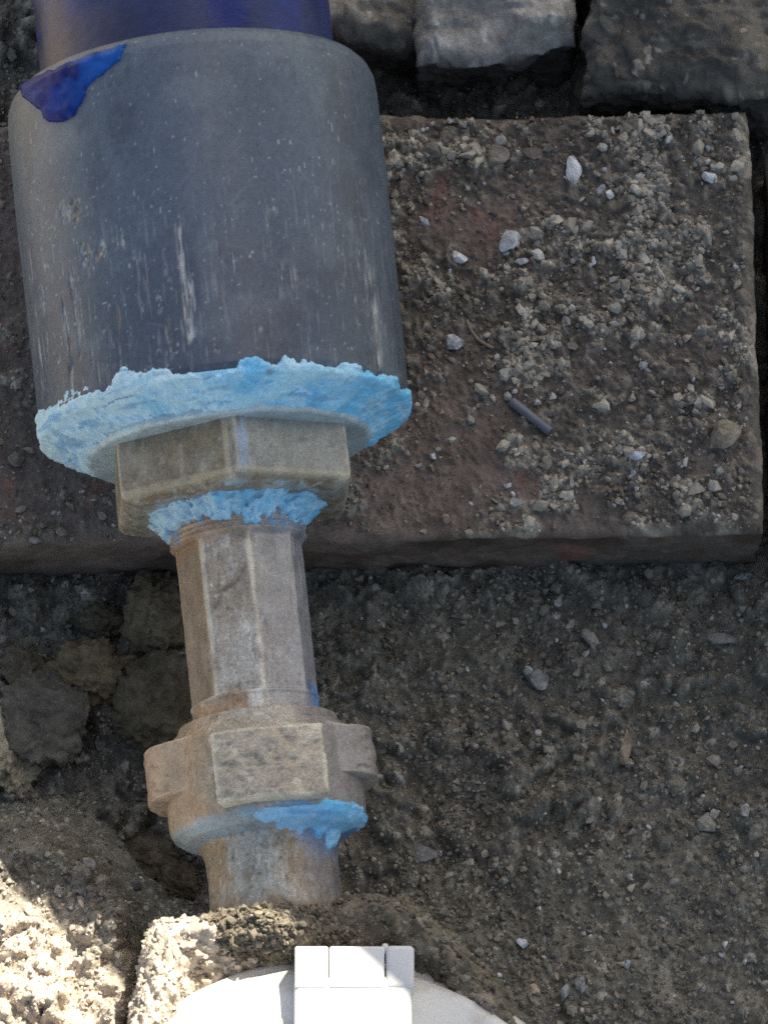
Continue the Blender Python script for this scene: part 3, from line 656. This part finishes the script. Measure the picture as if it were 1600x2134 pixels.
# sealant, a lumpy fillet between coupling and collar
def paste_c(seed, sh=1.0):
    """pale blue sealant, wiped round the joint: streaks run round the axis, thin places show what is under it"""
    def f(y, th, r):
        q = cyl(y, th, r, (1, 1, 1)); n = fbm(q*1.3, 4, seed)
        sm = fbm(np.stack([np.cos(th)*3.2, np.sin(th)*3.2, y*.075], -1), 4, seed+2, .6)
        c = lerp(np.broadcast_to(lin(176, 222, 242), y.shape+(3,)), lin(116, 196, 236), sst(-.15, .55, n+.4*np.cos(th)+.5*sm))
        c = lerp(c, lin(196, 218, 224), sst(.1, -.8, np.cos(th)+.5*n)*.6)
        c = lerp(c, lin(210, 228, 232), sst(.2, .5, sm)*.45)
        c = lerp(c, lin(88, 152, 200), sst(.2, .5, -sm)*.6)
        c = lerp(c, lin(96, 110, 122), sst(.45, .7, fbm(q*np.array([3, 7, 3])+1, 4, seed+7))*.6)
        return c*sh*(1+.10*vn(q*22, seed+9)[..., None])
    return f
def paste_disp(y, th, r):
    q = cyl(y, th, 360, (1, 1, 1))
    n = 20*fbm(q*1.1, 4, 421)+15*fbm(q*np.array([3.5, 6, 3.5]), 4, 422)+4*vn(q*15, 423)-9*sst(.05, .5, fbm(np.stack([np.cos(th)*3.2, np.sin(th)*3.2, y*.08], -1), 4, 428))
    edge = 60*fbm(np.stack([np.cos(th)*5, np.sin(th)*5, th*0], -1), 5, 425, .6)
    # ragged upper edge: dives under the coupling surface
    lift = 12*sst(856+edge, 868+edge, y)-6
    groove = -9*np.exp(-((y-908-6*np.sin(th*3))/5)**2)*sst(-.3, .3, np.sin(th*1.7+1))
    return r+np.where(y < 890, lift+.4*n*(lift > 0), n+groove)
sealant = lathe('sealant', [(836, 386), (878, 386), (888, 382), (902, 358), (915, 330), (926, 312), (935, 299), (938, 284)], 900, M_PASTE, paste_c(430), pipe, disp=paste_disp, step=3)
sealant['label'] = 'thick light blue sealant ring around the bushing'
def paste2_disp(y, th, r):
    q = cyl(y, th, 160, (1, 1, 1)); e = 34*fbm(np.stack([np.cos(th)*3, np.sin(th)*3, th*0], -1), 4, 441)
    cov = sst(1118+e, 1106+e, y)
    return r+13*fbm(q*3, 4, 442)+8*vn(q*8, 443)+4*vn(q*18, 444)-22*(1-cov)-22*sst(.12, .42, fbm(q*2.6+7, 4, 446))
seal2 = lathe('sealant', [(1062, 190), (1068, 186), (1076, 178), (1088, 164), (1100, 154), (1114, 145), (1132, 140)], 480, M_PASTE, paste_c(450, .92), pipe, disp=paste2_disp, step=2.5)
seal2['label'] = 'torn light blue sealant where the nipple enters the bushing'
# -- nipple
cm_nip = c_metal(lin(188, 182, 170), lin(164, 150, 132), lin(218, 213, 202), 461, 1.0, .2)
def nip_c(y, th, r):
    c = cm_nip(y, th, r); q = cyl(y, th, r, (1, 1, 1))
    # worn pale edges of the octagon; warm left and bluish right light painted on the facets
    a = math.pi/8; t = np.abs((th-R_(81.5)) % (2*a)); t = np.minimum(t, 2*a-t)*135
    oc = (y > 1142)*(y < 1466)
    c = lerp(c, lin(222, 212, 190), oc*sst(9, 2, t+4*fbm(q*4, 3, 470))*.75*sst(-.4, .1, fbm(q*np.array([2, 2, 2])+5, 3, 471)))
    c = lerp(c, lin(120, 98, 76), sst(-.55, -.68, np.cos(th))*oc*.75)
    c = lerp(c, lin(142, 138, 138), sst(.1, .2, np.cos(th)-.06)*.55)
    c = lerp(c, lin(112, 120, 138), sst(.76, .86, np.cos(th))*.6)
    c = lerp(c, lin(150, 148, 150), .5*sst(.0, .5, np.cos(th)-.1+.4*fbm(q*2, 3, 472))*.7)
    # orange patches near both ends, towards the left
    c = lerp(c, lin(170, 118, 66), np.maximum(sst(1175, 1135, y+20*fbm(q*3, 3, 473)), sst(1462, 1485, y+10*fbm(q*3, 3, 475)))*sst(.2, -.35, np.cos(th)+.5*fbm(q*3, 2, 474))*.45)
    # white tape showing at lower ring
    c = lerp(c, lin(205, 205, 195), (y > 1466)*sst(.16, .06, np.abs(np.cos(th)-.02))*.85)
    # pipe dope stain
    c = lerp(c, lin(110, 150, 185), sst(1150, 1118, y)*sst(.0, .4, fbm(q*4+3, 3, 476))*.8)
    c = lerp(c, lin(95, 135, 185), (y > 1440)*sst(.80, .93, np.cos(th))*.8)
    # curved tool mark
    c = lerp(c, np.array(lin(96, 84, 70)), oc*sst(6, 1, np.abs(np.hypot((np.cos(th)*135+60)/1.1, (y-1190))-66))*sst(.0, .3, np.sin(th))*sst(1185, 1235, y)*sst(-.75, -.3, np.cos(th))*.55)
    return c
def nip_disp(y, th, r):
    q = cyl(y, th, 135, (1, 1, 1)); oc = sst(1138, 1146, y)*sst(1470, 1462, y)
    thr = 6.0*np.abs(((y-1100)/11) % 1*2-1)*(y < 1138)
    o = ngon_R(th, 8, 134, R_(81.5), .006)
    ring = r+thr
    out = ring*(1-oc)+o*oc
    return out+1.2*fbm(q*3, 4, 480)-2.5*sst(.35, .6, fbm(q*np.array([6, 1.3, 6])+3, 3, 481))
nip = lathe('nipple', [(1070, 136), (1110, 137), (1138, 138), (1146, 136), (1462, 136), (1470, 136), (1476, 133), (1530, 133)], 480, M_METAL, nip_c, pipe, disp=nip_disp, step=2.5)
nip['label'] = 'octagonal dirty metal nipple with worn pale edges'
# -- union nut with four lugs
cm_nut = c_metal(lin(176, 168, 154), lin(160, 146, 126), lin(200, 194, 180), 501, 1.0, .1)
def nut_c(y, th, r):
    c = cm_nut(y, th, r); q = cyl(y, th, r, (1, 1, 1))
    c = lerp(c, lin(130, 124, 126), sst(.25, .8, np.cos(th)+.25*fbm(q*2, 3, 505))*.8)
    c = lerp(c, lin(172, 138, 104), sst(-.35, -.8, np.cos(th)+.25*fbm(q*2, 3, 506))*.5)  # warm bounce on the left, cool skylight on the right painted in
    bl_ = sst(1712, 1736, y+14*fbm(q*2.5, 4, 507))
    bc_ = lerp(np.broadcast_to(lin(150, 172, 184), y.shape+(3,)), lin(92, 160, 215), sst(.1, .5, np.cos(th)+.3*fbm(q*3, 3, 508)))
    c = lerp(c, bc_, bl_*np.clip(.75+.4*fbm(q*3, 3, 509), 0, 1))
    return c
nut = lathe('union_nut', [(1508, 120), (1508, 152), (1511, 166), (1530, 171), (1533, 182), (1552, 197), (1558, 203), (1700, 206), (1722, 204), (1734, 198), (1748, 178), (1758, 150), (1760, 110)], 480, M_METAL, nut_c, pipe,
    disp=lambda y, th, r: r+2*fbm(cyl(y, th, r, (2, 2, 2)), 4, 511)+.8*vn(cyl(y, th, r, (12, 12, 12)), 512), step=2.5)
def lug(th0, hw, y0, y1, hgt, seed, ramp=0):
    n1, n2 = 46, 56
    a = np.linspace(-1, 1, n1); b = np.linspace(-1, 1, n2); B, A = np.meshgrid(b, a, indexing='ij')
    e = np.maximum(np.abs(A), np.abs(B)); p = 30
    prof = np.clip(1-(np.abs(A)**p+np.abs(B)**p), 0, 1)**(1/5)
    if ramp: prof = prof*sst(-1, -.1, A*ramp)
    Y = (y0+y1)/2+B*(y1-y0)/2+3*fbm(np.stack([A*2+seed, B*2], -1), 3, seed); T = th0+A*hw
    Rr = 200+prof*(hgt+6)*(np.cos(A*hw*.0)) + (prof > .5)*(5*fbm(np.stack([A*3, B*3], -1), 4, seed+1)-6*sst(.2, .6, fbm(np.stack([A*5, B*4], -1)+5, 3, seed+2)))
    # flat top: chord rather than arc
    if not ramp: Rr = np.where(prof > .3, Rr/np.cos(A*hw*.75)*np.cos(hw*.35), Rr)
    s_ = np.vectorize(S)(Y); m_ = mpp(A0+AD*S(1620))
    V = np.stack([Rr*m_*np.cos(T), -s_, LZ+Rr*m_*np.sin(T)], -1)
    q = np.stack([A*2.5, B*1.6], -1); n = fbm(q*2, 4, seed+3)
    C = lerp(np.broadcast_to(lin(172, 160, 142), A.shape+(3,)), lin(196, 184, 162), sst(0, .5, n)*.7)
    C = lerp(C, lin(112, 106, 98), sst(.15, .6, fbm(q*5+3, 5, seed+4, .6))*.6)*(1+.2*vn(q*14, seed+6)[..., None])
    front = abs(th0-R_(87)) < .3
    if not front: C = lerp(C, lin(176, 150, 124) if math.cos(th0) < 0 else lin(140, 134, 134), np.full(A.shape, .75))  # side lugs get the same painted warm and cool light tint
    C = lerp(C, lin(216, 206, 184), sst(.84, .95, e+.06*n)*(.75 if abs(th0-R_(87)) < .3 else .2))
    return obj('lug', mesh('lug', V, gridF(n2, n1), C), M_METAL, nut)
lug(R_(86), R_(29), 1566, 1716, 34, 520)
lug(R_(172), R_(38), 1550, 1660, 36, 530, 1); lug(R_(8), R_(38), 1550, 1652, 31, 540, -1); lug(R_(-92), R_(30), 1556, 1690, 36, 550)
# -- tailpiece into the meter
cm_tail = c_metal(lin(162, 160, 150), lin(150, 132, 108), lin(184, 188, 186), 561, 1.2, .3)
def tail_c(y, th, r):
    c = cm_tail(y, th, r); q = cyl(y, th, r, (1, 1, 1))
    c = lerp(c, lin(96, 150, 205), sst(1830, 1765, y+16*fbm(q*3, 3, 565))*sst(.25, .7, np.cos(th)+.2*fbm(q*3, 3, 566))*.85)
    c = lerp(c, lin(98, 100, 112), sst(.2, .8, np.cos(th))*.6)  # bluish skylight tint painted on the right side
    return lerp(c, lin(122, 104, 82), sst(1870, 1930, y+30*fbm(q*2, 4, 567)))
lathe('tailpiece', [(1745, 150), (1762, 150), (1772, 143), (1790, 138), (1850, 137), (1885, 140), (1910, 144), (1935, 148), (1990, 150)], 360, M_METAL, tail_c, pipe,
    disp=lambda y, th, r: r+2.2*fbm(cyl(y, th, r, (2, 2, 2)), 4, 571)+sst(1860, 1910, y)*6*fbm(cyl(y, th, r, (4, 4, 4)), 3, 572), step=3)
def dope_disp(y, th, r):
    q = cyl(y, th, 170, (1, 1, 1)); cov = sst(.10, .40, np.cos(th-R_(44))*1.9-1.5+.5*fbm(q*1.5, 4, 581)+.95*sst(14, 3, np.abs(y-1736+8*fbm(q*2, 3, 583)))*sst(-.25, .25, fbm(q*2.4+3, 4, 584)+.1)-.008*np.abs(y-1738)+.25)
    return r-12+(15+8*fbm(q*4, 4, 582))*cov
dope = lathe('sealant', [(1700, 206), (1722, 205), (1736, 198), (1750, 180), (1760, 156), (1775, 148), (1800, 140)], 480, M_PASTE, lambda y, th, r: lerp(paste_c(585)(y, th, r), lin(92, 162, 214), np.full(y.shape, .4)), pipe, disp=dope_disp, step=2.5)
dope['label'] = 'bright blue sealant smear on the lower right of the nut'
# ================================================================== WATER METER
ZL = .083
mc = P(672, 2400, .06)
meter = empty('water_meter', (mc[0], mc[1], 0)); tag(meter, 'dirt caked water meter with white plastic lid at the bottom edge', 'water meter')
th = np.linspace(0, 2*math.pi, 480, endpoint=False)
prof = [(430, -.012), (440, .02), (440, .05), (439, .062), (437, .071), (431, .079), (418, .084), (395, .0875), (370, .086), (330, .078), (120, .074), (1, .074)]
pr, pz = [], []
for (r0, z0), (r1, z1) in zip(prof[:-1], prof[1:]):
    n = max(2, int(max(abs(r1-r0)/4, abs(z1-z0)*PXM/4)))
    pr += [r0+(r1-r0)*k/n for k in range(n)]; pz += [z0+(z1-z0)*k/n for k in range(n)]
pr, pz = np.array(pr), np.array(pz)
RR, TH = np.meshgrid(pr, th, indexing='ij'); ZZ = np.repeat(pz[:, None], len(th), 1)
p3 = np.stack([RR*np.cos(TH), RR*np.sin(TH), ZZ*PXM], -1)
dth = lambda a: np.abs((TH-R_(a)+math.pi) % (2*math.pi)-math.pi)
rk = RR/440
lump = rk*(np.interp(np.degrees(TH), [0, 30, 50, 62, 72, 82, 92, 105, 118, 127, 136, 150, 180, 270, 360], [440, 470, 490, 520, 545, 515, 478, 495, 535, 575, 520, 468, 440, 440, 440])-440)
RRd = RR*(1+0*RR)+rk*(22*fbm(p3/140., 4, 601)+14*fbm(p3/45., 4, 602)+6*vn(p3/14., 603))+lump
ZZd = ZZ+(.0034*fbm(p3/130+5, 4, 605)+.0022*fbm(p3/40., 4, 606)+.0010*vn(p3/11., 607))*sst(.04, .07, ZZ)
pb, pi_ = pebbles(p3[..., :2]/PXM+.003*np.stack([ZZ*40, ZZ*20], -1), .0028, 611, .75); ZZd = ZZd+.0024*pb*sst(.06, .08, ZZ)
m_ = mpp(mc)
Vm = np.stack([RRd*m_*np.cos(TH), RRd*m_*np.sin(TH), ZZd], -1)
nn = fbm(p3/90., 4, 615); n2 = fbm(p3/20., 3, 616)
Cm = lerp(np.broadcast_to(np.array([.185, .158, .118]), nn.shape+(3,)), [.13, .114, .088], sst(-.2, .5, nn))*(1+.35*n2[..., None])
Cm = lerp(Cm, [.55, .47, .385], np.clip(sst(.1, .6, fbm(p3/60.+3, 4, 618))*.4+.75*sst(.05, -.35, np.cos(TH)), 0, 1))  # tan dust patches, plus sun brightness painted on the left side
body = obj('body', mesh('body', Vm, gridF(len(pr), len(th), True), Cm), M_CRUST, meter)
sel = np.random.default_rng(3).choice(len(pr)*len(th), 50000)
sel = sel[(ZZ.ravel()[sel] > .05) & (RR.ravel()[sel] > 320)]
pt = Vm.reshape(-1, 3)[sel]; rs2 = np.random.default_rng(4); ns = len(pt)
cr_ = scatter('dirt_crumbs', pt, .00042*np.exp(rs2.normal(0, .5, ns)).clip(.4, 3.0), Cm.reshape(-1, 3)[sel]*rs2.uniform(.7, 1.35, (ns, 1)), 6)
cv, cf = ICO[5]; cv = cv*(1+.14*fbm(cv*2.0, 4, 690)+.03*vn(cv*7, 691))[:, None]
cpos = P(578, 1962, .072)-np.array(meter.location)
cvv = cv*np.array([185/PXM, 66/PXM, .0215])+cpos
ccol = np.array([.165, .14, .105])*(1+.4*fbm(cv*4, 4, 694)[:, None]+.25*vn(cv*19, 695)[:, None])
cake = obj('dirt_cake', mesh('dirt_cake', cvv, cf, ccol), M_CRUST, meter); cake['label'] = 'dirt packed round the pipe end'
ck = np.random.default_rng(8).choice(np.where(cv[:, 2] > -.2)[0], 5000); nk = len(ck)
rk2 = np.random.default_rng(9)
cp = cvv[ck]+rk2.normal(0, .0003, (nk, 3))
c2_ = scatter('dirt_crumbs', cp, .00040*np.exp(rk2.normal(0, .5, nk)).clip(.4, 3), ccol[ck]*rk2.uniform(.65, 1.4, (nk, 1)), 11); c2_.parent = meter; c2_['kind'] = 'stuff'
cr_.parent = meter; cr_['kind'] = 'stuff'
body['label'] = 'meter body caked in tan dirt'
# lid
lc = P(700, 2600, ZL)
lp = [(540, -.012), (620, -.012), (622, -.008), (621, -.0035), (616, -.002), (600, -.001), (592, .0006), (588, .0035), (574, .0052), (525, .0066), (350, .0085), (1, .010)]
lr, lz = [], []
for (r0, z0), (r1, z1) in zip(lp[:-1], lp[1:]):
    n = max(2, int(max(abs(r1-r0)/8, abs(z1-z0)*PXM/4)))
    lr += [r0+(r1-r0)*k/n for k in range(n)]; lz += [z0+(z1-z0)*k/n for k in range(n)]
lr, lz = np.array(lr), np.array(lz); tl = np.linspace(0, 2*math.pi, 360, endpoint=False)
RR, TH = np.meshgrid(lr, tl, indexing='ij'); ZZ = np.repeat(lz[:, None], 360, 1)
q3 = np.stack([RR*np.cos(TH), RR*np.sin(TH), ZZ*PXM], -1)
RRd = RR*(1+.003*sst(570, 610, RR)*np.sign(np.sin(TH*7+.4))*np.clip(np.abs(np.sin(TH*7+.4))*6, 0, 1))+1.2*fbm(q3/90., 3, 630)
ml = mpp(lc); lo = lc-np.array(meter.location)
Vl = np.stack([lo[0]+RRd*ml*np.cos(TH), lo[1]+RRd*ml*np.sin(TH), lo[2]+ZZ+.0003*fbm(q3/60., 3, 631)], -1)
Wc = np.array([.66, .65, .62])
Cl = np.broadcast_to(Wc, RR.shape+(3,))*(1+.05*fbm(q3/80., 4, 632)[..., None]); Cl = lerp(Cl, [.42, .36, .29], sst(.1, .6, fbm(q3/50.+2, 4, 633)+.3*sst(500, 590, RR))*.5)
lid = obj('lid', mesh('lid', Vl, gridF(len(lr), 360, True), Cl), M_WHITE, meter)
# hinge: base and three knuckles
import bmesh
def rbox(name, x0, x1, y0, y1, z0, z1, parent, bev, seed=0):
    """rounded white box between photo columns x0..x1 and rows y0 (far) .. y1 (near), seen at height z1"""
    a = P(x0, y0, z1); b = P(x1, y1, z1); o = np.array(meter.location)
    c = (a+b)/2-o; hx, hy, hz = abs(b[0]-a[0])/2, abs(b[1]-a[1])/2, (z1-z0)/2; c[2] = (z0+z1)/2
    bm = bmesh.new(); bmesh.ops.create_cube(bm, size=2.0)
    for v in bm.verts: v.co = Vector((c[0]+v.co.x*hx, c[1]+v.co.y*hy, c[2]+v.co.z*hz))
    bmesh.ops.bevel(bm, geom=bm.edges[:], offset=bev, segments=4, profile=.5, affect='EDGES')
    V = np.array([v.co[:] for v in bm.verts]); F = [[v.index for v in f.verts] for f in bm.faces]; bm.free()
    C = Wc*(1+.06*fbm(V*220, 3, seed)[:, None]); C = lerp(C, [.42, .38, .32], sst(.3, .7, fbm(V*400+seed, 3, seed+1))*.3)
    return obj(name, mesh(name, V, F, C, smooth=True), M_WHITE, parent)
ZH = ZL+.0150
hb = rbox('hinge_base', 613, 858, 2034, 2420, ZL-.002, ZH-.0004, lid, .0014, 640)
rbox('hinge_knuckle', 614, 684, 1972, 2060, ZL-.011, ZH, lid, .0006, 650)
rbox('hinge_knuckle', 686, 801, 1972, 2060, ZL-.011, ZH+.0001, lid, .0006, 655)
rbox('hinge_knuckle', 804, 863, 1970, 2060, ZL-.011, ZH+.0001, lid, .0011, 660)
rbox('hinge_pin', 796, 809, 1966, 1990, ZL+.002, ZH-.002, lid, .0005, 665)
